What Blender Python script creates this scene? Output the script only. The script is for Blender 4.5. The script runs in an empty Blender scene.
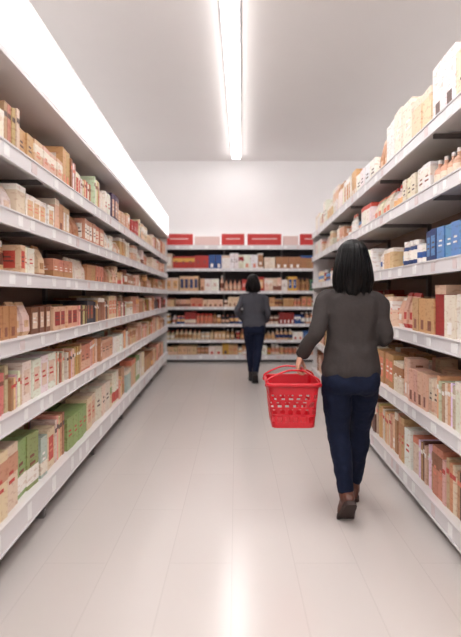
import bpy, bmesh, math, random
from mathutils import Vector, Matrix, noise
scene = bpy.context.scene
scene.view_settings.view_transform = 'Standard'
scene.view_settings.exposure = 0.72

def lin(c):
    r=[]
    for v in c[:3]:
        v=v/255.0
        r.append(v/12.92 if v<=0.04045 else ((v+0.055)/1.055)**2.4)
    return r
def rgba(c): return (*lin(c),1.0)

# ---------------------------------------------------------------- materials
def mat(name, col, rough=0.5, var=0.08, scale=20.0, bump=0.0, bscale=80.0, metal=0.0, emis=0.0, ecol=None, spec=0.5, stretch=(1,1,1)):
    m=bpy.data.materials.new(name); m.use_nodes=True
    nt=m.node_tree; N=nt.nodes; L=nt.links
    b=N['Principled BSDF']
    tc=N.new('ShaderNodeTexCoord'); mp=N.new('ShaderNodeMapping'); mp.inputs['Scale'].default_value=stretch
    L.new(tc.outputs['Object'],mp.inputs['Vector'])
    nz=N.new('ShaderNodeTexNoise'); nz.inputs['Scale'].default_value=scale; nz.inputs['Detail'].default_value=4
    L.new(mp.outputs[0],nz.inputs['Vector'])
    mx=N.new('ShaderNodeMix'); mx.data_type='RGBA'
    c=lin(col)
    mx.inputs[6].default_value=(*[max(0,v*(1-var)) for v in c],1)
    mx.inputs[7].default_value=(*[min(1,v*(1+var)) for v in c],1)
    L.new(nz.outputs['Fac'],mx.inputs[0]); L.new(mx.outputs[2],b.inputs['Base Color'])
    b.inputs['Roughness'].default_value=rough; b.inputs['Metallic'].default_value=metal
    b.inputs['Specular IOR Level'].default_value=spec
    if bump>0:
        n2=N.new('ShaderNodeTexNoise'); n2.inputs['Scale'].default_value=bscale; n2.inputs['Detail'].default_value=3
        L.new(mp.outputs[0],n2.inputs['Vector'])
        bp=N.new('ShaderNodeBump'); bp.inputs['Strength'].default_value=bump; bp.inputs['Distance'].default_value=0.01
        L.new(n2.outputs['Fac'],bp.inputs['Height']); L.new(bp.outputs[0],b.inputs['Normal'])
    if emis>0:
        b.inputs['Emission Color'].default_value=rgba(ecol or col); b.inputs['Emission Strength'].default_value=emis
    return m

def goods_mat():
    m=bpy.data.materials.new('printed_packaging'); m.use_nodes=True
    nt=m.node_tree; N=nt.nodes; L=nt.links; b=N['Principled BSDF']
    at=N.new('ShaderNodeAttribute'); at.attribute_name='Col'
    tc=N.new('ShaderNodeTexCoord')
    mp=N.new('ShaderNodeMapping'); mp.inputs['Scale'].default_value=(22,22,60)
    L.new(tc.outputs['Object'],mp.inputs['Vector'])
    nz=N.new('ShaderNodeTexNoise'); nz.inputs['Scale'].default_value=1.0; nz.inputs['Detail'].default_value=2
    L.new(mp.outputs[0],nz.inputs['Vector'])
    rp=N.new('ShaderNodeValToRGB'); rp.color_ramp.elements[0].position=0.56; rp.color_ramp.elements[1].position=0.64
    L.new(nz.outputs['Fac'],rp.inputs[0])
    mul=N.new('ShaderNodeMix'); mul.data_type='RGBA'; mul.blend_type='MULTIPLY'; mul.inputs[0].default_value=1.0
    mul.inputs[7].default_value=(0.84,0.74,0.70,1)
    L.new(at.outputs['Color'],mul.inputs[6])
    mx=N.new('ShaderNodeMix'); mx.data_type='RGBA'
    L.new(rp.outputs[0],mx.inputs[0]); L.new(at.outputs['Color'],mx.inputs[6]); L.new(mul.outputs[2],mx.inputs[7])
    L.new(mx.outputs[2],b.inputs['Base Color']); b.inputs['Roughness'].default_value=0.5
    return m

def floor_mat():
    m=bpy.data.materials.new('floor_tiles'); m.use_nodes=True
    nt=m.node_tree; N=nt.nodes; L=nt.links; b=N['Principled BSDF']
    tc=N.new('ShaderNodeTexCoord'); sp=N.new('ShaderNodeSeparateXYZ'); cb=N.new('ShaderNodeCombineXYZ')
    L.new(tc.outputs['Object'],sp.inputs[0])
    ad=N.new('ShaderNodeMath'); ad.operation='ADD'; ad.inputs[1].default_value=0.02+0.31*20
    L.new(sp.outputs['X'],ad.inputs[0]); L.new(ad.outputs[0],cb.inputs['Y']); L.new(sp.outputs['Y'],cb.inputs['X'])
    br=N.new('ShaderNodeTexBrick'); br.inputs['Scale'].default_value=1.0
    br.inputs['Brick Width'].default_value=1.24; br.inputs['Row Height'].default_value=0.31
    br.inputs['Mortar Size'].default_value=0.002; br.inputs['Mortar Smooth'].default_value=0.6
    br.inputs['Color1'].default_value=rgba((207,200,196)); br.inputs['Color2'].default_value=rgba((205,198,194))
    br.inputs['Mortar'].default_value=rgba((190,183,179))
    L.new(cb.outputs[0],br.inputs['Vector'])
    nz=N.new('ShaderNodeTexNoise'); nz.inputs['Scale'].default_value=1.5
    L.new(tc.outputs['Object'],nz.inputs['Vector'])
    mx=N.new('ShaderNodeMix'); mx.data_type='RGBA'; mx.blend_type='MULTIPLY'; mx.inputs[7].default_value=(0.98,0.97,0.96,1)
    L.new(nz.outputs['Fac'],mx.inputs[0]); L.new(br.outputs['Color'],mx.inputs[6]); L.new(mx.outputs[2],b.inputs['Base Color'])
    b.inputs['Roughness'].default_value=0.2; b.inputs['Specular IOR Level'].default_value=0.75
    return m

WARMLESS=(255,252,251)
M_wall=mat('wall_paint',(243,241,241),0.8,0.02,3)
M_ceil=mat('ceiling_paint',(212,207,205),0.9,0.02,2)
M_floor=floor_mat()
M_shelf=mat('shelf_metal',(224,220,219),0.4,0.03,5)
M_lip=mat('price_rail_plastic',(224,221,223),0.35,0.03,9)
M_back=mat('shelf_back_panel',(146,124,112),0.6,0.06,6)
M_darkback=mat('dark_back_panel',(60,56,60),0.6,0.06,6)
M_dark=mat('kick_plate',(70,66,66),0.6,0.1,12)
M_up=mat('upright_metal',(120,116,116),0.4,0.05,12)
M_tag=mat('price_tag_paper',(244,244,244),0.7,0.03,60)
M_tagp=mat('promo_tag_paper',(222,208,208),0.7,0.05,60)
M_light=mat('light_tube',(255,255,255),0.5,0.01,5,emis=9.0,ecol=WARMLESS)
M_fillpanel=mat('fill_panel_glow',(255,255,255),0.5,0.01,5,emis=8.0,ecol=WARMLESS)  # glow of the added overhead fill panels
M_uplight=mat('added_uplight_glow',(255,255,255),0.5,0.01,5,emis=2.5,ecol=WARMLESS)  # glow of the added, hidden ceiling uplights
M_wallfill=mat('added_wall_fill_glow',(255,255,255),0.5,0.01,5,emis=2.5,ecol=WARMLESS)  # glow of the added, hidden back wall fill
M_box=mat('light_box_diffuser',(255,255,255),0.5,0.01,5,emis=1.2,ecol=WARMLESS)
M_fix=mat('fixture_housing',(225,225,225),0.5,0.02,5)
M_goods=goods_mat()
M_red=mat('red_sign',(200,50,48),0.5,0.05,10)
M_pink=mat('pale_pink_card',(226,196,190),0.5,0.05,30)

# ---------------------------------------------------------------- mesh helpers
def obj_from_pydata(name,V,F,mats,parent=None,cols=None,midx=None,smooth=False):
    me=bpy.data.meshes.new(name); me.from_pydata(V,[],F); 
    for m in (mats if isinstance(mats,(list,tuple)) else [mats]): me.materials.append(m)
    if midx:
        for p,i in zip(me.polygons,midx): p.material_index=i
    if cols:
        ca=me.color_attributes.new('Col','FLOAT_COLOR','CORNER')
        k=0
        for p,c in zip(me.polygons,cols):
            for _ in p.loop_indices:
                ca.data[k].color=(*c,1.0); k+=1
    me.update()
    o=bpy.data.objects.new(name,me); scene.collection.objects.link(o)
    if parent: o.parent=parent
    if smooth:
        for p in me.polygons: p.use_smooth=True
    return o
def obj_from_bm(name,bm,m,parent=None,smooth=True,recalc=True):
    if recalc: bmesh.ops.recalc_face_normals(bm,faces=bm.faces[:])
    me=bpy.data.meshes.new(name); bm.to_mesh(me); bm.free()
    for mm in (m if isinstance(m,(list,tuple)) else [m]): me.materials.append(mm)
    for p in me.polygons: p.use_smooth=smooth
    o=bpy.data.objects.new(name,me); scene.collection.objects.link(o)
    if parent: o.parent=parent
    return o
def empty(name,loc=(0,0,0),rz=0):
    o=bpy.data.objects.new(name,None); o.location=loc; o.rotation_euler=(0,0,rz); scene.collection.objects.link(o); return o

class B:
    def __init__(s): s.V=[];s.F=[];s.C=[]
    def box(s,x0,x1,y0,y1,z0,z1,col=None,rot=0,pivot=None):
        i=len(s.V)
        pts=[(x0,y0,z0),(x1,y0,z0),(x1,y1,z0),(x0,y1,z0),(x0,y0,z1),(x1,y0,z1),(x1,y1,z1),(x0,y1,z1)]
        if rot:
            cx,cy=pivot if pivot else ((x0+x1)/2,(y0+y1)/2); c,sn=math.cos(rot),math.sin(rot)
            pts=[(cx+(x-cx)*c-(y-cy)*sn,cy+(x-cx)*sn+(y-cy)*c,z) for x,y,z in pts]
        s.V+=pts
        s.F+=[(i,i+3,i+2,i+1),(i+4,i+5,i+6,i+7),(i,i+1,i+5,i+4),(i+1,i+2,i+6,i+5),(i+2,i+3,i+7,i+6),(i+3,i,i+4,i+7)]
        s.C+=[col]*6
    def rev(s,cx,cy,prof,n=12):
        i0=len(s.V)
        for z,r,c in prof:
            for k in range(n):
                a=2*math.pi*k/n; s.V.append((cx+r*math.cos(a),cy+r*math.sin(a),z))
        for j in range(len(prof)-1):
            for k in range(n):
                a=i0+j*n+k; b=i0+j*n+(k+1)%n
                s.F.append((a,b,b+n,a+n)); s.C.append(prof[j][2])
        s.F.append(tuple(i0+(len(prof)-1)*n+k for k in range(n))); s.C.append(prof[-1][2])
        s.F.append(tuple(i0+k for k in reversed(range(n)))); s.C.append(prof[0][2])
    def pouch(s,cx,cy,z,w,l,h,col,top):
        i=len(s.V)
        lv=[(0,.75,.95),(0.12,1,1),(0.55,.9,1),(0.9,.25,.97),(1.0,.06,1.0)]
        for t,a,b in lv:
            for sx,sy in((-1,-1),(0,-1.0),(1,-1),(1,1),(0,1),(-1,1)):
                s.V.append((cx+sx*w/2*a,cy+sy*l/2*b*(1 if sx==0 else .93),z+h*t))
        for j in range(4):
            for k in range(6):
                a=i+j*6+k;b=i+j*6+(k+1)%6
                s.F.append((a,b,b+6,a+6)); s.C.append(top if j in(0,3) else col)
        s.F.append(tuple(i+24+k for k in range(6))); s.C.append(top)
        s.F.append(tuple(i+k for k in reversed(range(6)))); s.C.append(col)
    def obj(s,name,m,parent=None):
        return obj_from_pydata(name,s.V,s.F,m,parent,cols=s.C if s.C and s.C[0] is not None else None)

# ---------------------------------------------------------------- room
XL,XR,YF,YB,ZC=-2.6,3.4,-3.0,10.9,4.27
def slab(name,a,m):
    b=B(); b.box(*a); return b.obj(name,m)
slab('floor',(XL-.1,XR+.1,YF-.1,YB+.1,-.1,0),M_floor)
slab('ceiling',(XL-.1,XR+.1,YF-.1,YB+.1,ZC,ZC+.1),M_ceil)
slab('wall_back',(XL-.1,XR+.1,YB,YB+.1,0,ZC),M_wall)
slab('wall_left',(XL-.1,XL,YF,YB,0,ZC),M_wall)
slab('wall_right',(XR,XR+.1,YF,YB,0,ZC),M_wall)
slab('wall_front',(XL-.1,XR+.1,YF-.1,YF,0,ZC),M_wall)
slab('baseboard_back',(XL,XR,YB-.015,YB,0,.1),M_shelf)

# ceiling strip
st=empty('ceiling_strip_light',(-0.055,0,ZC),-0.0125)
b=B()
yy=-2.6
while yy<10.0:
    y1=min(yy+1.48,10.45); b.box(-.145,.005,yy,y1,-.075,-.03); yy=y1+.012
b.obj('tube_diffuser',M_light,st)
b=B(); b.box(-.17,.03,-2.65,10.5,-.03,0); b.obj('housing',M_fix,st)
for i,(px,py) in enumerate([(-1.3,-1.6),(1.3,-1.6),(-1.3,.6),(1.3,.6),(-1.3,2.6),(1.3,2.6)]):
    e=empty('added_fill_panel',(px,py,ZC))  # added fill panels, out of view, lighting the shelves from the camera side
    b=B(); b.box(-.3,.3,-.6,.6,-.04,-.012); b.obj('fill_glow',M_fillpanel,e)
    b=B(); b.box(-.33,.33,-.63,.63,-.03,0); b.obj('frame',M_fix,e)
for sx,xw in ((1,XL),(-1,XR)):
    e=empty('added_uplight',(xw,4.0,2.55))  # added uplights, hidden behind the racks, to brighten the ceiling
    f=lambda a,c:(min(sx*a,sx*c),max(sx*a,sx*c))
    b=B(); b.box(*f(0,.30),-6.5,6.5,-.03,0); b.box(*f(.28,.30),-6.5,6.5,0,.09); b.obj('trough',M_fix,e)
    b=B(); b.box(*f(.02,.27),-6.4,6.4,.002,.03); b.obj('fill_glow',M_uplight,e)
# added fill light to brighten the wall, hidden behind the back shelving
e=empty('added_wall_fill',(.15,YB,2.25))
b=B(); b.box(-2.6,3.1,-.22,0,-.03,0); b.box(-2.6,3.1,-.22,-.20,0,.05); b.obj('trough',M_fix,e)
b=B(); b.box(-2.55,3.05,-.19,-.06,.002,.02); b.obj('fill_glow',M_wallfill,e)

# ---------------------------------------------------------------- racks
def rack(name,loc,rz,s,u0,u1,depth,levels,lips,top,canopy=None,backm=M_back,seed=1):
    rnd=random.Random(seed)
    e=empty(name,loc,rz)
    X=lambda a,b_: (min(s*a,s*b_),max(s*a,s*b_))
    bb=B()
    for z,lh in zip(levels,lips):
        zt=z+lh/2-.004
        x=X(.012,depth-.02); bb.box(*x,u0+.02,u1-.02,zt-.028,zt)
    bb.obj('shelf_boards',M_shelf,e)
    bb=B(); tg=B(); tp=B()
    for z,lh in zip(levels,lips):
        u=u0
        while u<u1-.01:
            v=min(u+1.2,u1)
            x=X(0,.012); bb.box(*x,u+.002,v-.002,z-lh/2,z+lh/2)
            x=X(-.006,.0); bb.box(*x,u+.002,v-.002,z-lh/2,z-lh/2+.008); bb.box(*x,u+.002,v-.002,z+lh/2-.008,z+lh/2)
            u=v
        u=u0+.05
        while u<u1-.1:
            w=rnd.choice([.05,.06,.075]); t=tg if rnd.random()<.8 else tp
            x=X(-.003,0); t.box(*x,u,u+w,z-lh*.32,z+lh*.32)
            u+=w+rnd.uniform(.08,.35)
    bb.obj('price_rails',M_lip,e); tg.obj('price_tags',M_tag,e); tp.obj('promo_tags',M_tagp,e)
    bb=B(); x=X(depth-.02,depth); bb.box(*x,u0,u1,.0,top); bb.obj('back_panel',backm,e)
    bb=B()
    u=u0
    while u<=u1+.01:
        x=X(depth-.05,depth-.02); bb.box(*x,max(u-.02,u0),min(u+.02,u1),0,top)
        for z,lh in zip(levels[1:],lips[1:]):
            zt=z+lh/2-.032; x=X(.06,depth-.05); bb.box(*x,max(u-.004,u0),min(u+.004,u1),zt-.03,zt)
        x=X(.05,depth-.05); bb.box(*x,max(u-.02,u0),min(u+.02,u1),0,.05)
        u+=1.2
    bb.obj('uprights',M_up,e)
    bb=B(); x=X(.10,depth-.05); bb.box(*x,u0,u1,0.0,levels[0]-lips[0]/2); bb.obj('kick_plate',M_dark,e)
    bb=B()
    for a in (u0-.018,u1):
        x=X(.02,depth); bb.box(*x,a,a+.018,0,top)
    bb.obj('end_panels',M_shelf,e)
    if canopy:
        z0,z1=canopy
        bb=B(); x=X(.012,depth); bb.box(*x,u0,u1,z0,z1); bb.obj('canopy',M_shelf,e)
        bb=B(); u=u0
        while u<u1-.01:
            v=min(u+2.4,u1); x=X(-.008,.012); bb.box(*x,u+.001,v-.001,z0+.03,z1-.01); u=v
        bb.obj('light_box_panel',M_box,e)
        bb=B(); x=X(-.014,.012); bb.box(*x,u0,u1,z0-.005,z0+.03); bb.box(*x,u0,u1,z1-.01,z1+.01); bb.obj('light_box_trim',M_lip,e)
    return e

def goods(name,loc,rz,s,u0,u1,depth,rows,seed):
    rnd=random.Random(seed); b=B()
    for zb,gap,pal,kinds,hf,wr,accent in rows:
        u=u0+.03
        while u<u1-.2:
            kind=rnd.choice(kinds)
            col=rnd.choice(pal); col2=rnd.choice(pal+accent+accent)
            col3=rnd.choice([(245,240,235),(245,240,235),(140,84,66),(100,76,70),(200,70,60),(226,140,116)])
            c1,c2,c3=lin(col),lin(col2),lin(col3)
            w=rnd.uniform(*wr); h=gap*rnd.uniform(*hf); dd=rnd.uniform(.5,.95)*min(.2,depth*.42)
            rep=rnd.choice([1,1,2,2,3,4]) if kind!='book' else rnd.randint(3,7)
            if kind=='book': w=rnd.uniform(.025,.045)
            if kind in('can','bottle','jar'): w=min(w,.085)
            style=rnd.choice([0,1,2,2,3,4,5])
            setb=rnd.uniform(0,.025)
            for r in range(rep):
                if u+w>u1-.04: break
                for layer in range(2):
                    f=.03+setb+rnd.uniform(0,.014)+layer*(.2)
                    if layer==1 and f+dd>depth-.06: continue
                    rot=rnd.uniform(-.07,.07) if kind=='box' else 0
                    hh=h*rnd.uniform(.97,1.0)
                    if kind=='book': hh=h*rnd.uniform(.85,1); 
                    xa,xb=sorted((s*f,s*(f+dd))); cx,cy=(xa+xb)/2,u+w/2
                    j=[v*rnd.uniform(.92,1.06) for v in c1]
                    if kind in('box','book'):
                        if kind=='book': j=[v*rnd.uniform(.75,1.15) for v in lin(rnd.choice(pal))]
                        b.box(xa,xb,u,u+w,zb,zb+hh,j,rot)
                        if layer==0 and kind=='box':
                            e_=.0012; pv=(cx,cy)
                            if style==0:
                                b.box(xa-e_,xb+e_,u-e_,u+w+e_,zb+hh*.55,zb+hh*.85,c2,rot,pv)
                            elif style==1:
                                b.box(xa-e_,xb+e_,u-e_,u+w+e_,zb+hh*.08,zb+hh*.38,c2,rot,pv)
                            elif style==2:
                                b.box(xa-e_,xb+e_,u+w*.18,u+w*.82,zb+hh*.2,zb+hh*.8,c2,rot,pv)
                                b.box(xa+dd*.2,xb-dd*.2,u-e_,u+w+e_,zb+hh*.2,zb+hh*.8,c2,rot,pv)
                            elif style==3:
                                b.box(xa-e_,xb+e_,u-e_,u+w+e_,zb+hh*.82,zb+hh*1.002,c2,rot,pv)
                            elif style==5:
                                b.box(xa-e_,xb+e_,u+w*.3,u+w*.7,zb+hh*.08,zb+hh*.36,c3,rot,pv)
                                b.box(xa+dd*.3,xb-dd*.3,u-e_,u+w+e_,zb+hh*.55,zb+hh*.85,c2,rot,pv)
                            e2=.002
                            if style in(0,1,2,4):
                              for q in range(2):
                                z_=zb+hh*(.42+.14*q)
                                b.box(xa-e2,xb+e2,u+w*.25,u+w*(.7-.1*q),z_,z_+hh*.05,c3,rot,pv)
                                b.box(xa+dd*.22,xb-dd*(.25+.1*q),u-e2,u+w+e2,z_,z_+hh*.05,c3,rot,pv)
                        elif kind=='book' and layer==0:
                            b.box(xa-.001,xb+.001,u+.001,u+w-.001,zb+hh*.7,zb+hh*.8,c3,0)
                    elif kind=='can':
                        r_=w*.48; H=hh*.8
                        g=(.6,.58,.58)
                        b.rev(cx,cy,[(zb,r_*.96,g),(zb+.004,r_,g),(zb+H*.06,r_,j),(zb+H*.35,r_*1.005,c2),(zb+H*.62,r_*1.005,j),(zb+H*.94,r_,g),(zb+H,r_*.95,g)])
                    elif kind=='jar':
                        r_=w*.48
                        b.rev(cx,cy,[(zb,r_*.9,j),(zb+.01,r_,j),(zb+hh*.25,r_*1.01,c2),(zb+hh*.6,r_,j),(zb+hh*.75,r_*.75,c3),(zb+hh*.78,r_*.85,c3),(zb+hh*.95,r_*.85,c3)])
                    elif kind=='bottle':
                        r_=w*.44
                        b.rev(cx,cy,[(zb,r_*.9,j),(zb+.01,r_,j),(zb+hh*.18,r_*1.01,c2),(zb+hh*.5,r_,j),(zb+hh*.65,r_*.85,j),(zb+hh*.76,r_*.35,j),(zb+hh*.86,r_*.38,c3),(zb+hh*.98,r_*.36,c3)])
                    elif kind=='pouch':
                        b.pouch(cx,cy,zb,min(dd,.09),w,hh,j,c2)
                        if layer==0: 
                            b.box(cx-.046,cx+.046,u+w*.25,u+w*.75,zb+hh*.25,zb+hh*.45,c2)
                u+=w+rnd.uniform(.001,.006)
            if rnd.random()<.2: u+=rnd.uniform(.01,.04)
    o=b.obj(name,M_goods); o.location=loc; o.rotation_euler=(0,0,rz); return o

# ---- left rack
Llev=[.195,.716,1.075,1.407,1.70,2.01]; Llip=[.13,.085,.075,.075,.08,.085]
LL=(-1.0,0,0); La=0.032
rack('supermarket_shelving_unit',LL,La,-1,.6,9.6,.5,Llev,Llip,2.84,canopy=(2.44,2.84),seed=2)
pk=[(220,174,146),(228,192,166),(206,150,120),(232,206,186),(212,142,116),(218,164,136),(224,182,156)]
tan=[(206,162,116),(190,140,96),(222,186,146),(176,124,86),(230,206,172)]
red=[(184,52,46),(156,48,46)]; brn=[(122,76,54),(98,64,52),(152,98,70)]
crm=[(238,228,212),(234,218,198),(242,236,226)]
ac=[(240,232,222),(240,232,222),(206,84,70),(226,136,108),(244,238,230),(130,76,60),(234,184,130)]
rows=[
 (Llev[0]+Llip[0]/2-.004,.40,tan*2+pk+crm[:2]+[(182,196,192),(182,196,192),(150,170,110),(228,208,180)],['box','box','box','book'],(.5,.82),(.08,.19),ac),
 (Llev[1]+Llip[1]/2-.004,.27,tan*2+pk*2+brn[:1]+crm,['box','box','book'],(.6,.9),(.06,.16),ac),
 (Llev[2]+Llip[2]/2-.004,.245,brn*2+red+tan+pk+crm+[(60,60,70),(50,66,84)],['box','box','pouch','book'],(.6,.92),(.06,.15),ac),
 (Llev[3]+Llip[3]/2-.004,.21,pk+tan*2+crm*2,['box','box','jar','pouch','box'],(.6,.95),(.06,.13),ac),
 (Llev[4]+Llip[4]/2-.004,.22,pk*2+tan+crm*3,['box','box','box','pouch'],(.65,.95),(.07,.14),ac),
 (Llev[5]+Llip[5]/2-.004,.33,tan*2+pk+crm*3+red[:1]+[(84,62,92)],['box','box','box','book'],(.5,.85),(.07,.15),ac),
]
goods('packaged_groceries',LL,La,-1,.6,9.6,.5,rows,44)

# ---- right rack
Rlev=[.11,.58,1.06,1.49,1.92,2.29]; Rlip=[.10,.08,.08,.08,.08,.08]
RL=(1.05,0,0); Ra=-0.024
rack('supermarket_shelving_unit',RL,Ra,1,.6,8.2,.5,Rlev,Rlip,2.34,seed=5)
wh=[(242,238,234),(236,228,218),(230,216,196)]; blu=[(46,84,150),(96,140,190),(40,60,110)]
rows=[
 (Rlev[0]+Rlip[0]/2-.004,.37,pk+tan+brn+crm+red[:1],['box','book','box','book'],(.65,.9),(.05,.13),ac),
 (Rlev[1]+Rlip[1]/2-.004,.38,pk+wh+tan+brn[2:]+crm,['box','book','box'],(.55,.8),(.06,.14),ac),
 (Rlev[2]+Rlip[2]/2-.004,.33,red*3+pk+wh*2+tan+crm,['box','box','box','pouch'],(.65,.9),(.08,.16),ac),
 (Rlev[3]+Rlip[3]/2-.004,.32,blu*2+wh*3+red+tan+[(220,170,70)],['can','jar','box','can'],(.45,.7),(.07,.1),ac+blu),
 (Rlev[4]+Rlip[4]/2-.004,.27,wh*5+blu+pk+tan,['box','pouch','bottle','box'],(.6,.9),(.07,.14),ac+blu),
 (Rlev[5]+Rlip[5]/2-.004,.38,wh*4+tan*2+crm,['box','box','box','box','pouch'],(.5,.98),(.10,.20),[(244,240,236),(226,190,160),(236,214,190)]),
]
goods('packaged_groceries',RL,Ra,1,.6,8.2,.5,rows,23)

# ---- back rack
Blev=[.10,.42,.74,1.08,1.40,1.85,2.30]; Blip=[.1,.06,.06,.06,.06,.06,.09]
BL=(-1.45,10.0,0)
be=rack('supermarket_shelving_unit',BL,-math.pi/2,-1,0,3.2,.5,Blev,Blip,2.345,backm=M_darkback,seed=9)
mul=red+blu+wh*2+tan+pk+[(60,50,55),(220,170,80),(90,130,100)]
rows=[
 (Blev[0]+.046,.26,wh*2+pk+tan+[(200,160,60)],['box','can','jar'],(.6,.85),(.07,.14),ac),
 (Blev[1]+.026,.25,blu+wh+red+tan*2,['box','bottle','can'],(.6,.85),(.07,.13),ac),
 (Blev[2]+.026,.27,mul,['box','bottle','jar'],(.6,.88),(.07,.13),ac),
 (Blev[3]+.026,.25,wh*2+tan*2+pk+brn[:1]+red,['box','can','box'],(.6,.85),(.07,.13),ac),
 (Blev[4]+.026,.38,mul+[(60,50,60)],['box','bottle','box'],(.6,.85),(.07,.14),ac+blu),
 (Blev[5]+.026,.38,mul+blu+wh*3+red*2,['box','pouch','box'],(.6,.85),(.08,.16),ac+red),
]
goods('packaged_groceries',BL,-math.pi/2,-1,0,3.2,.5,rows,31)
for (a,c) in [(.04,.58),(1.16,1.62),(1.68,2.36),(2.74,3.15)]:
    b=B(); b.box(-.16,-.02,a,c,2.341,2.57); b.obj('red_header_box',M_red,be)
    b=B(); b.box(-.021,-.017,a+.09,c-.09,2.46,2.48); b.obj('header_lettering',M_pink,be)
b=B(); b.box(-.2,-.05,.62,1.12,2.341,2.52); b.box(-.2,-.05,2.40,2.7,2.341,2.53); b.obj('pink_header_box',M_pink,be)

# ---------------------------------------------------------------- organic helpers
def catmull(pts,vals,k=4):
    P=[Vector(p) for p in pts]; out=[];ov=[]
    n=len(P)
    for i in range(n-1):
        p0=P[max(i-1,0)];p1=P[i];p2=P[i+1];p3=P[min(i+2,n-1)]
        for j in range(k):
            t=j/k
            out.append(.5*((2*p1)+(p2-p0)*t+(2*p0-5*p1+4*p2-p3)*t*t+(3*p1-p0-3*p2+p3)*t**3))
            ov.append(vals[i]*(1-t)+vals[i+1]*t)
    out.append(P[-1]); ov.append(vals[-1]); return out,ov
def ring(bm,c,xd,yd,rx,ry,n,pw=1.0):
    r=[]
    for k in range(n):
        a=2*math.pi*k/n; ca,sa=math.cos(a),math.sin(a)
        ca=math.copysign(abs(ca)**pw,ca); sa=math.copysign(abs(sa)**pw,sa)
        r.append(bm.verts.new(c+xd*rx*ca+yd*ry*sa))
    return r
def bridge(bm,rs):
    n=len(rs[0])
    for a,b_ in zip(rs,rs[1:]):
        for k in range(n): bm.faces.new((a[k],a[(k+1)%n],b_[(k+1)%n],b_[k]))
    bm.faces.new(list(reversed(rs[0]))); bm.faces.new(rs[-1])
def tube(bm,pts,rad,n=16,k=4,squash=1.0):
    P,R=catmull(pts,rad,k)
    rs=[]; xd=None
    for i,p in enumerate(P):
        t=(P[min(i+1,len(P)-1)]-P[max(i-1,0)]).normalized()
        if xd is None:
            ref=Vector((1,0,0)) if abs(t.x)<.8 else Vector((0,1,0))
            xd=(ref-t*ref.dot(t)).normalized()
        else: xd=(xd-t*xd.dot(t)).normalized()
        yd=t.cross(xd)
        rs.append(ring(bm,p,xd,yd,R[i],R[i]*squash,n))
    bridge(bm,rs)
def loftz(bm,secs,n=28,pw=.9):
    out=[]
    m=len(secs)
    for i in range(m-1):
        p0=secs[max(i-1,0)];p1=secs[i];p2=secs[i+1];p3=secs[min(i+2,m-1)]
        for j in range(3):
            t=j/3
            out.append([.5*((2*b_)+(c-a)*t+(2*a-5*b_+4*c-d)*t*t+(3*b_-a-3*c+d)*t**3) for a,b_,c,d in zip(p0,p1,p2,p3)])
    out.append(list(secs[-1]))
    bridge(bm,[ring(bm,Vector((s[1],s[2],s[0])),Vector((1,0,0)),Vector((0,1,0)),s[3],s[4],n,pw) for s in out])
def ell(bm,c,r,rot=None):
    M=Matrix.Translation(c)@(rot or Matrix.Identity(4))@Matrix.Diagonal((*r,1))
    bmesh.ops.create_uvsphere(bm,u_segments=18,v_segments=12,radius=1,matrix=M)
tex=bpy.data.textures.new('cloth_folds','CLOUDS'); tex.noise_scale=.11; tex.noise_depth=1
tex2=bpy.data.textures.new('denim_folds','CLOUDS'); tex2.noise_scale=.06; tex2.noise_depth=2
def fuse(o,vox,sm=4,disp=0,t=None):
    m=o.modifiers.new('r','REMESH'); m.mode='VOXEL'; m.voxel_size=vox; m.use_smooth_shade=True
    if sm:
        m=o.modifiers.new('s','SMOOTH'); m.factor=.5; m.iterations=sm
    if disp:
        m=o.modifiers.new('d','DISPLACE'); m.texture=t; m.strength=disp; m.mid_level=.5
        m.texture_coords='LOCAL'

M_skin=mat('skin',(206,158,134),0.5,0.05,30,bump=.05,bscale=200)
M_eyew=mat('eye_white',(235,232,228),0.2,0.02,30)
M_iris=mat('iris_brown',(50,32,24),0.2,0.05,60)
M_lips=mat('lips',(176,96,92),0.4,0.05,60)

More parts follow.
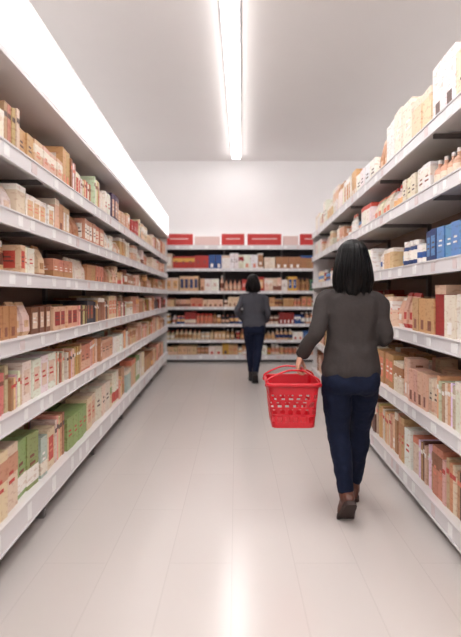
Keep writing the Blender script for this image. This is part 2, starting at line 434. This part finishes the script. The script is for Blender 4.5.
def hand_mesh(bm,M,grip=False):
    sub=bmesh.new()
    ys=[.033,.011,-.011,-.031]; rr=[.0085,.009,.0085,.0075]; ln=[.072,.08,.074,.058]
    if grip:
        bridge(sub,[ring(sub,Vector((x,0,z)),Vector((1,0,0)),Vector((0,1,0)),rx,ry,18,.85) for z,x,rx,ry in
            [(.02,0,.024,.026),(0,-.002,.022,.027),(-.03,-.012,.018,.036),(-.06,-.02,.015,.042),(-.082,-.023,.012,.041)]])
        for y,r,l in zip(ys,rr,ln):
            q=l/.08
            tube(sub,[(-.02,y*.9,-.06),(-.024,y,-.082),(-.021,y,-.108),(.002,y,-.117*1),(.020*q,y,-.104),(.020*q,y,-.088)],[r,r*1.1,r,r,r*.92,r*.75],10,3)
        tube(sub,[(-.008,.022,-.025),(.004,.045,-.045),(.018,.046,-.07),(.027,.032,-.088)],[.013,.012,.0105,.008],10,3)
    else:
        bridge(sub,[ring(sub,Vector((x,0,z)),Vector((1,0,0)),Vector((0,1,0)),rx,ry,18,.85) for z,x,rx,ry in
            [(.02,0,.024,.026),(0,0,.021,.027),(-.03,0,.017,.036),(-.06,.0,.015,.041),(-.085,0,.011,.040)]])
        for i,(y,r,l) in enumerate(zip(ys,rr,ln)):
            p=Vector((0,y,-.08)); pts=[Vector((0,y*.9,-.06)),p.copy()]
            for L_,a in zip((.45,.3,.25),(.25+.06*i,.75+.08*i,1.15+.08*i)):
                p=p+Vector((math.sin(a),y*2*.2,-math.cos(a)))*l*L_; pts.append(p.copy())
            tube(sub,pts,[r,r*1.1,r,r*.92,r*.75],10,3)
        tube(sub,[(0,.02,-.02),(.01,.045,-.042),(.018,.055,-.068),(.022,.055,-.092)],[.013,.012,.0105,.008],10,3)
    bmesh.ops.transform(sub,matrix=M,verts=sub.verts[:])
    me=bpy.data.meshes.new('tmp'); sub.to_mesh(me); sub.free(); bm.from_mesh(me); bpy.data.meshes.remove(me)

def foot(parent,tag,ball,pitch,yaw,Mb,Ms):
    BL_=.12
    def T(bm):
        R=Matrix.Rotation(yaw,4,'Z')
        for v in bm.verts:
            y=v.co.y; t=min(1,max(0,(BL_+.03-y)/.06)); t=t*t*(3-2*t); a=-pitch*t
            d=v.co-Vector((0,BL_,0))
            c,s_=math.cos(a),math.sin(a)
            d=Vector((d.x,d.y*c-d.z*s_,d.y*s_+d.z*c))
            v.co=Vector(ball)+(R@d)
    bm=bmesh.new()
    secs=[(-.068,.018,.045),(-.055,.03,.07),(-.02,.036,.092),(.02,.037,.092),(.055,.04,.078),(.09,.045,.062),(.13,.046,.05),(.16,.038,.042),(.182,.02,.03)]
    bridge(bm,[ring(bm,Vector((0,y,.016+h/2)),Vector((1,0,0)),Vector((0,0,1)),w,h/2,16,.85) for y,w,h in secs])
    tube(bm,[(0,-.01,.05),(0,-.016,.10),(0,-.018,.165)],[.044,.046,.050],16,3)
    T(bm); o=obj_from_bm('boot_'+tag,bm,Mb,parent); fuse(o,.006,2)
    bm=bmesh.new(); rs=[]
    for y,w,h in secs:
        w=w+.004; z0=0; z1=.018
        rs.append([bm.verts.new(p) for p in ((-w,y,z0),(w,y,z0),(w,y,z1),(-w,y,z1))])
    bridge(bm,rs)
    rs=[]
    for y,w in((-.07,.022),(-.055,.034),(-.01,.038)):
        rs.append([bm.verts.new(p) for p in ((-w,y,-.006),(w,y,-.006),(w,y,.02),(-w,y,.02))])
    bridge(bm,rs)
    for v in bm.verts: v.co.z=max(v.co.z,0) if pitch==0 else v.co.z
    bmesh.ops.subdivide_edges(bm,edges=bm.edges[:],cuts=1)
    T(bm); 
    for v in bm.verts: v.co.z=max(v.co.z,.0)
    obj_from_bm('boot_sole_'+tag,bm,Ms,parent,smooth=False)

def person(name,loc,rz,J,C):
    e=empty(name,loc,rz)
    hx=J['hx']
    bm=bmesh.new()
    w=J.get('w',1.0)
    loftz(bm,[(.845,hx*.2,0,.168*w,.122),(.865,hx*.2,0,.178*w,.13),(.92,hx*.3,0,.174*w,.128),(1.0,hx*.5,0,.158*w,.118),(1.08,hx*.7,.005,.152*w,.114),
              (1.16,hx*.8,.008,.156*w,.118),(1.24,hx,.005,.163*w,.116),(1.30,hx,-.002,.156*w,.10),(1.345,hx,-.008,.108*w,.078),(1.385,hx,-.008,.068,.064),(1.425,hx,-.002,.055,.057)])
    for sd in 'LR':
        s=Vector(J['sh'+sd]); el=Vector(J['el'+sd]); wr=Vector(J['wr'+sd])
        inn=Vector((hx+(s.x-hx)*.45,s.y,s.z+.012))
        m1=s.lerp(el,.5); m2=el.lerp(wr,.45)
        tube(bm,[inn,s,m1,el,m2,wr.lerp(el,.12),wr],[.056,.056,.049,.046,.045,.041,.037],18,4)
    o=obj_from_bm('sweater',bm,C['top'],e); fuse(o,.008,5,.026,tex)
    bm=bmesh.new()
    loftz(bm,[(1.37,hx,-.004,.07,.07),(1.40,hx,-.004,.068,.068),(1.42,hx,-.002,.058,.060)])
    for sd in 'LR':
        el=Vector(J['el'+sd]); wr=Vector(J['wr'+sd]); d=(wr-el).normalized()
        tube(bm,[wr-d*.03,wr+d*.004],[.038,.036],18,3)
    obj_from_bm('collar_and_cuffs',bm,C['rib'],e)
    bm=bmesh.new()
    loftz(bm,[(.95,0,0,.135,.10),(.90,0,0,.150,.112),(.85,0,-.006,.166,.122),(.80,0,-.008,.172,.124),(.765,0,-.004,.154,.11),(.745,0,0,.11,.08)])
    ell(bm,(-.078,-.045,.825),(.085,.08,.092)); ell(bm,(.085,-.045,.825),(.085,.08,.092))
    for sd in 'LR':
        h=Vector(J['hip'+sd]); k=Vector(J['kn'+sd]); a=Vector(J['an'+sd])
        back=Vector((0,-.014,0))
        tube(bm,[h,h.lerp(k,.3)+Vector((0,.004,0)),h.lerp(k,.65)+Vector((0,.006,0)),k,k.lerp(a,.3)+back,k.lerp(a,.65)+back*.5,a],
             [.09,.094,.080,.066,.066,.054,.046],20,4)
    o=obj_from_bm('jeans',bm,C['leg'],e); fuse(o,.008,5,.014,tex2)
    for sd in 'LR': foot(e,'left' if sd=='L' else 'right',J['ball'+sd],J['pitch'+sd],J.get('yaw'+sd,0),C['boot'],C['sole'])
    bm=bmesh.new(); H=Vector((hx,J.get('hy',0.0),0))
    tube(bm,[H+Vector((0,-.012,1.36)),H+Vector((0,-.005,1.44)),H+Vector((0,.0,1.52))],[.056,.05,.052],18,4)
    ell(bm,H+Vector((0,-.012,1.573)),(.074,.092,.086)); ell(bm,H+Vector((0,.035,1.515)),(.060,.058,.078))
    ell(bm,H+Vector((0,.062,1.455)),(.030,.028,.024)); ell(bm,H+Vector((0,.07,1.575)),(.055,.026,.035))
    ell(bm,H+Vector((0,.097,1.535)),(.009,.014,.028)); ell(bm,H+Vector((0,.106,1.518)),(.015,.014,.011))
    ell(bm,H+Vector((-.035,.07,1.51)),(.024,.024,.024)); ell(bm,H+Vector((.035,.07,1.51)),(.024,.024,.024))
    for q in(-1,1):
        ell(bm,H+Vector((q*.076,-.005,1.54)),(.010,.02,.032))
    o=obj_from_bm('head',bm,M_skin,e); fuse(o,.004,3)
    bm=bmesh.new(); 
    for q in(-1,1): ell(bm,H+Vector((q*.03,.085,1.548)),(.013,.011,.009))
    obj_from_bm('eyes',bm,M_eyew,e)
    bm=bmesh.new()
    for q in(-1,1): ell(bm,H+Vector((q*.03,.0925,1.548)),(.006,.005,.006))
    for q in(-1,1): ell(bm,H+Vector((q*.031,.094,1.568)),(.017,.005,.0035))
    obj_from_bm('irises_and_brows',bm,M_iris,e)
    bm=bmesh.new(); ell(bm,H+Vector((0,.091,1.490)),(.022,.010,.0045)); ell(bm,H+Vector((0,.089,1.482)),(.019,.010,.0055))
    obj_from_bm('lips',bm,M_lips,e)
    # ---- hair: smooth inner mass + fine tapering locks
    bm=bmesh.new(); n=160; rs=[]
    zb=J['hairz']; hw=J['hairw']
    lv=[]
    for i in range(1,11):
        ph=math.pi/2*i/10; lv.append((1.572+.092*math.cos(ph),math.sin(ph)*.090,math.sin(ph)*.110))
    m_=16
    for i in range(1,m_+1):
        t=i/m_; z=1.572-(1.572-zb)*t
        f=math.sin(min(1,t*1.35)*math.pi/2)
        tp=max(0,(t-.72)/.28)
        rx=.090+(hw-.090)*f-.030*tp*tp; ry=.110+.006*f-(.022*t*t)-.014*tp*tp
        lv.append((z,rx,ry))
    def surf(a,z,rx,ry):
        d=abs((a-math.pi/2+math.pi)%(2*math.pi)-math.pi)
        kf=1.0
        if z<1.615:
            lim=math.radians(58); q=min(1,max(0,(lim-d)/math.radians(14))); q=q*q*(3-2*q)
            kf=1-q*.5
        tw=.5*math.sin(z*18+J['seed'])
        st_=1+.008*math.sin(a*17+1.3+tw)+.008*math.sin(a*31+tw*2)
        st_+= .08*(noise.noise(Vector((math.cos(a)*2,math.sin(a)*2,z*6+J['seed']))))
        return Vector((hx+rx*kf*st_*math.cos(a),H.y-.016+ry*kf*st_*math.sin(a),z))
    for li,(z,rx,ry) in enumerate(lv):
        r_=[]
        for k in range(n):
            a=2*math.pi*k/n
            low=max(0,(1.50-z)/(1.50-zb)) if z<1.50 else 0
            p=surf(a,z,rx,ry); p.z+=low*( .010*math.sin(a*5+1)+.006*math.sin(a*13)-.012*max(0,-math.sin(a)))
            r_.append(bm.verts.new(p))
        rs.append(r_)
    bridge(bm,rs)
    rnd=random.Random(J['seed'])
    for i in range(170):
        a=rnd.uniform(math.radians(155),math.radians(385))
        ph=rnd.uniform(0,6.28); amp=rnd.uniform(.001,.006); zend=zb+rnd.uniform(-.03,.03); flare=rnd.uniform(-.016,.010)
        pts=[]
        for q in range(7):
            t=q/6; z=1.61-(1.61-zend)*t
            zz=max(z,zb+.02); rx=ry=None
            for (z0,x0,y0),(z1,x1,y1) in zip(lv,lv[1:]):
                if z1<=zz<=z0:
                    u_=(z0-zz)/(z0-z1+1e-9); rx=x0+(x1-x0)*u_; ry=y0+(y1-y0)*u_; break
            if rx is None: rx,ry=lv[-3][1],lv[-3][2]
            aa=a+amp*6*math.sin(t*5+ph); k_=.985+(flare/.11)*t*t
            p=surf(aa,zz,rx*k_,ry*k_); p.z=z; pts.append(p)
        tube(bm,pts,[.002,.004,.0055,.0055,.005,.004,.0008],6,2)
    obj_from_bm('hair',bm,C['hair'],e)
    for sd in 'LR':
        wr=Vector(J['wr'+sd]); el=Vector(J['el'+sd]); d=(wr-el).normalized()
        mir=Matrix.Diagonal((-1,1,1,1)) if sd=='R' else Matrix.Identity(4)
        grip=J.get('grip')==sd
        if grip: M_=Matrix.Translation(wr)
        else: M_=Matrix.Translation(wr)@Vector((0,0,-1)).rotation_difference(d).to_matrix().to_4x4()@mir
        bm=bmesh.new(); hand_mesh(bm,M_,grip)
        o=obj_from_bm('hand_'+('left' if sd=='L' else 'right'),bm,M_skin,e); fuse(o,.003,2)
    return e

C1=dict(top=mat('grey_knit',(66,61,60),0.95,.12,60,bump=.3,bscale=140,spec=.1),
        rib=mat('grey_rib',(54,50,50),0.95,.2,90,bump=.5,bscale=200,spec=.15,stretch=(3,3,.3)),
        leg=mat('navy_denim',(19,27,49),0.8,.35,35,bump=.4,bscale=250,spec=.2),
        boot=mat('brown_leather',(96,58,46),0.45,.2,30,bump=.15,bscale=60),
        sole=mat('boot_sole_rubber',(54,38,34),0.7,.1,30),
        hair=mat('black_hair',(6,5,6),0.42,.4,8,spec=.2))
J1=dict(hx=.012,w=1.0,
  shL=(-.146,0,1.305),elL=(-.222,-.075,1.095),wrL=(-.286,.03,.972),
  shR=(.166,0,1.298),elR=(.205,-.04,1.07),wrR=(.15,.19,1.12),
  hipL=(-.080,0,.835),knL=(-.062,.04,.49),anL=(-.035,-.055,.165),
  hipR=(.088,0,.835),knR=(.093,.15,.49),anR=(.090,.27,.115),
  ballL=(-.035,-.035,0),pitchL=.85,ballR=(.090,.40,0),pitchR=0,yawL=.05,yawR=-.08,
  hairz=1.35,hairw=.120,seed=3,grip='L')
WX,WY=.684,3.0
person('woman_shopper',(WX,WY,0),0,J1,C1)
C2=dict(top=mat('charcoal_jersey',(78,78,85),0.95,.12,60,bump=.3,bscale=160,spec=.1),
        rib=mat('charcoal_rib',(64,64,70),0.95,.2,90,spec=.2),
        leg=mat('dark_denim',(23,30,52),0.85,.3,35,bump=.3,bscale=250,spec=.2),
        boot=mat('black_leather',(40,36,38),0.45,.2,30),
        sole=mat('black_rubber',(28,26,26),0.7,.1,30),
        hair=mat('dark_brown_hair',(18,13,14),0.42,.4,8,spec=.2))
J2=dict(hx=-.015,w=1.05,
  shL=(-.170,0,1.30),elL=(-.262,-.06,1.10),wrL=(-.165,.05,.955),
  shR=(.160,0,1.30),elR=(.215,-.02,1.07),wrR=(.19,.14,.93),
  hipL=(-.080,0,.835),knL=(-.055,.10,.49),anL=(-.035,.16,.115),
  hipR=(.085,0,.835),knR=(.06,.03,.49),anR=(.015,-.12,.165),
  ballL=(-.035,.29,0),pitchL=0,ballR=(.015,-.10,0),pitchR=.85,
  hairz=1.40,hairw=.114,seed=8)
person('woman_shopper',(.277,7.7,0),0,J2,C2)

# ---------------------------------------------------------------- basket
M_bred=mat('red_plastic',(200,24,40),0.35,.06,12)
M_grip=mat('grip_plastic',(190,28,40),0.4,.05,20)
gx,gy,gz=WX-.286,WY+.03,.972-.09
bx,by=WX-.350,WY+.045
be_=empty('shopping_basket',(bx,by,0),0)
zt,zbm=.818,.562
HW=.147
def rr(hx_,hy_,r,per):
    pts=[]
    for cx,cy,a0 in((hx_-r,hy_-r,0),(-hx_+r,hy_-r,90),(-hx_+r,-hy_+r,180),(hx_-r,-hy_+r,270)):
        for j in range(per+1):
            a=math.radians(a0+90*j/per); pts.append((cx+r*math.cos(a),cy+r*math.sin(a)))
    return pts
def resample(pts,N_):
    P=[Vector((*p,0)) for p in pts]; P.append(P[0].copy())
    ds=[0]
    for a,b_ in zip(P,P[1:]): ds.append(ds[-1]+(b_-a).length)
    out=[]
    for i in range(N_):
        d=ds[-1]*i/N_; j=0
        while ds[j+1]<d: j+=1
        t=(d-ds[j])/max(1e-9,ds[j+1]-ds[j]); q=P[j].lerp(P[j+1],t); out.append((q.x,q.y))
    return out
N_=120
tl=[0,.06,.12,.13,.25,.30,.42,.47,.59,.64,.76,.92,1.0]
bm=bmesh.new(); rs=[]
for t in tl:
    k=.84+.16*t
    p=resample(rr(HW*k,.175*(.86+.14*t),.035,6),N_)
    rs.append([bm.verts.new((x,y,zbm+(zt-zbm)*t)) for x,y in p])
slotrows={3,5,7,9}
for i in range(len(tl)-1):
    for k in range(N_):
        if i in slotrows and k%5 in((1,2,3) if i in(3,7) else (3,4,0)): continue
        bm.faces.new((rs[i][k],rs[i][(k+1)%N_],rs[i+1][(k+1)%N_],rs[i+1][k]))
bm.faces.new(list(reversed(rs[0])))
o=obj_from_bm('basket_body',bm,M_bred,be_,smooth=False,recalc=True)
m=o.modifiers.new('s','SOLIDIFY'); m.thickness=.004; m.offset=0
bm=bmesh.new(); rs=[]
for (off,z) in((0,zt-.016),(.010,zt-.018),(.013,zt),(.008,zt+.006),(-.003,zt+.004),(0,zt-.004)):
    p=resample(rr(HW+off,.175+off,.035,6),80); rs.append([bm.verts.new((x,y,z)) for x,y in p])
for a,b_ in zip(rs,rs[1:]+rs[:1]):
    for k in range(80): bm.faces.new((a[k],a[(k+1)%80],b_[(k+1)%80],b_[k]))
obj_from_bm('rim',bm,M_bred,be_)
lx,ly,lz=gx-bx,gy-by,gz
for tag,sx,dx in(('left',-1,-.004),('right',1,.004)):
    bm=bmesh.new()
    q=lx+dx
    mid=lambda a:(sx*(HW+.005)*(1-a)+q*a)
    pts=[(sx*(HW+.008),ly-.12,zt-.012),(sx*HW,ly-.12,zt+.02),(mid(.55),ly-.105,lz+.004 if sx<0 else lz-.02),(q,ly-.07,lz),(q,ly,lz),(q,ly+.07,lz),(mid(.55),ly+.105,lz+.004 if sx<0 else lz-.02),(sx*HW,ly+.12,zt+.02),(sx*(HW+.008),ly+.12,zt-.012)]
    tube(bm,pts,[.0055]*9,10,5)
    ell(bm,(sx*(HW+.01),ly-.12,zt-.012),(.009,.012,.012)); ell(bm,(sx*(HW+.01),ly+.12,zt-.012),(.009,.012,.012))
    obj_from_bm('handle_'+tag,bm,M_bred,be_)
bm=bmesh.new(); tube(bm,[(lx,ly-.06,lz),(lx,ly+.06,lz)],[.0105,.0105],14,3); obj_from_bm('grip',bm,M_grip,be_)

# ---------------------------------------------------------------- world + camera
w=bpy.data.worlds.new('World'); scene.world=w; w.use_nodes=True
w.node_tree.nodes['Background'].inputs[0].default_value=(.9,.9,1,1); w.node_tree.nodes['Background'].inputs[1].default_value=.3
cd=bpy.data.cameras.new('camera'); cam=bpy.data.objects.new('camera',cd); scene.collection.objects.link(cam)
cam.location=(0,0,1.325); cam.rotation_euler=(math.pi/2,0,0)
cd.sensor_fit='HORIZONTAL'; cd.sensor_width=36; cd.lens=36*500/461
cd.shift_x=-5.5/461; cd.shift_y=-22.5/461
cd.clip_start=.05
cd.dof.use_dof=True; cd.dof.focus_distance=3.3; cd.dof.aperture_fstop=1.9
scene.camera=cam
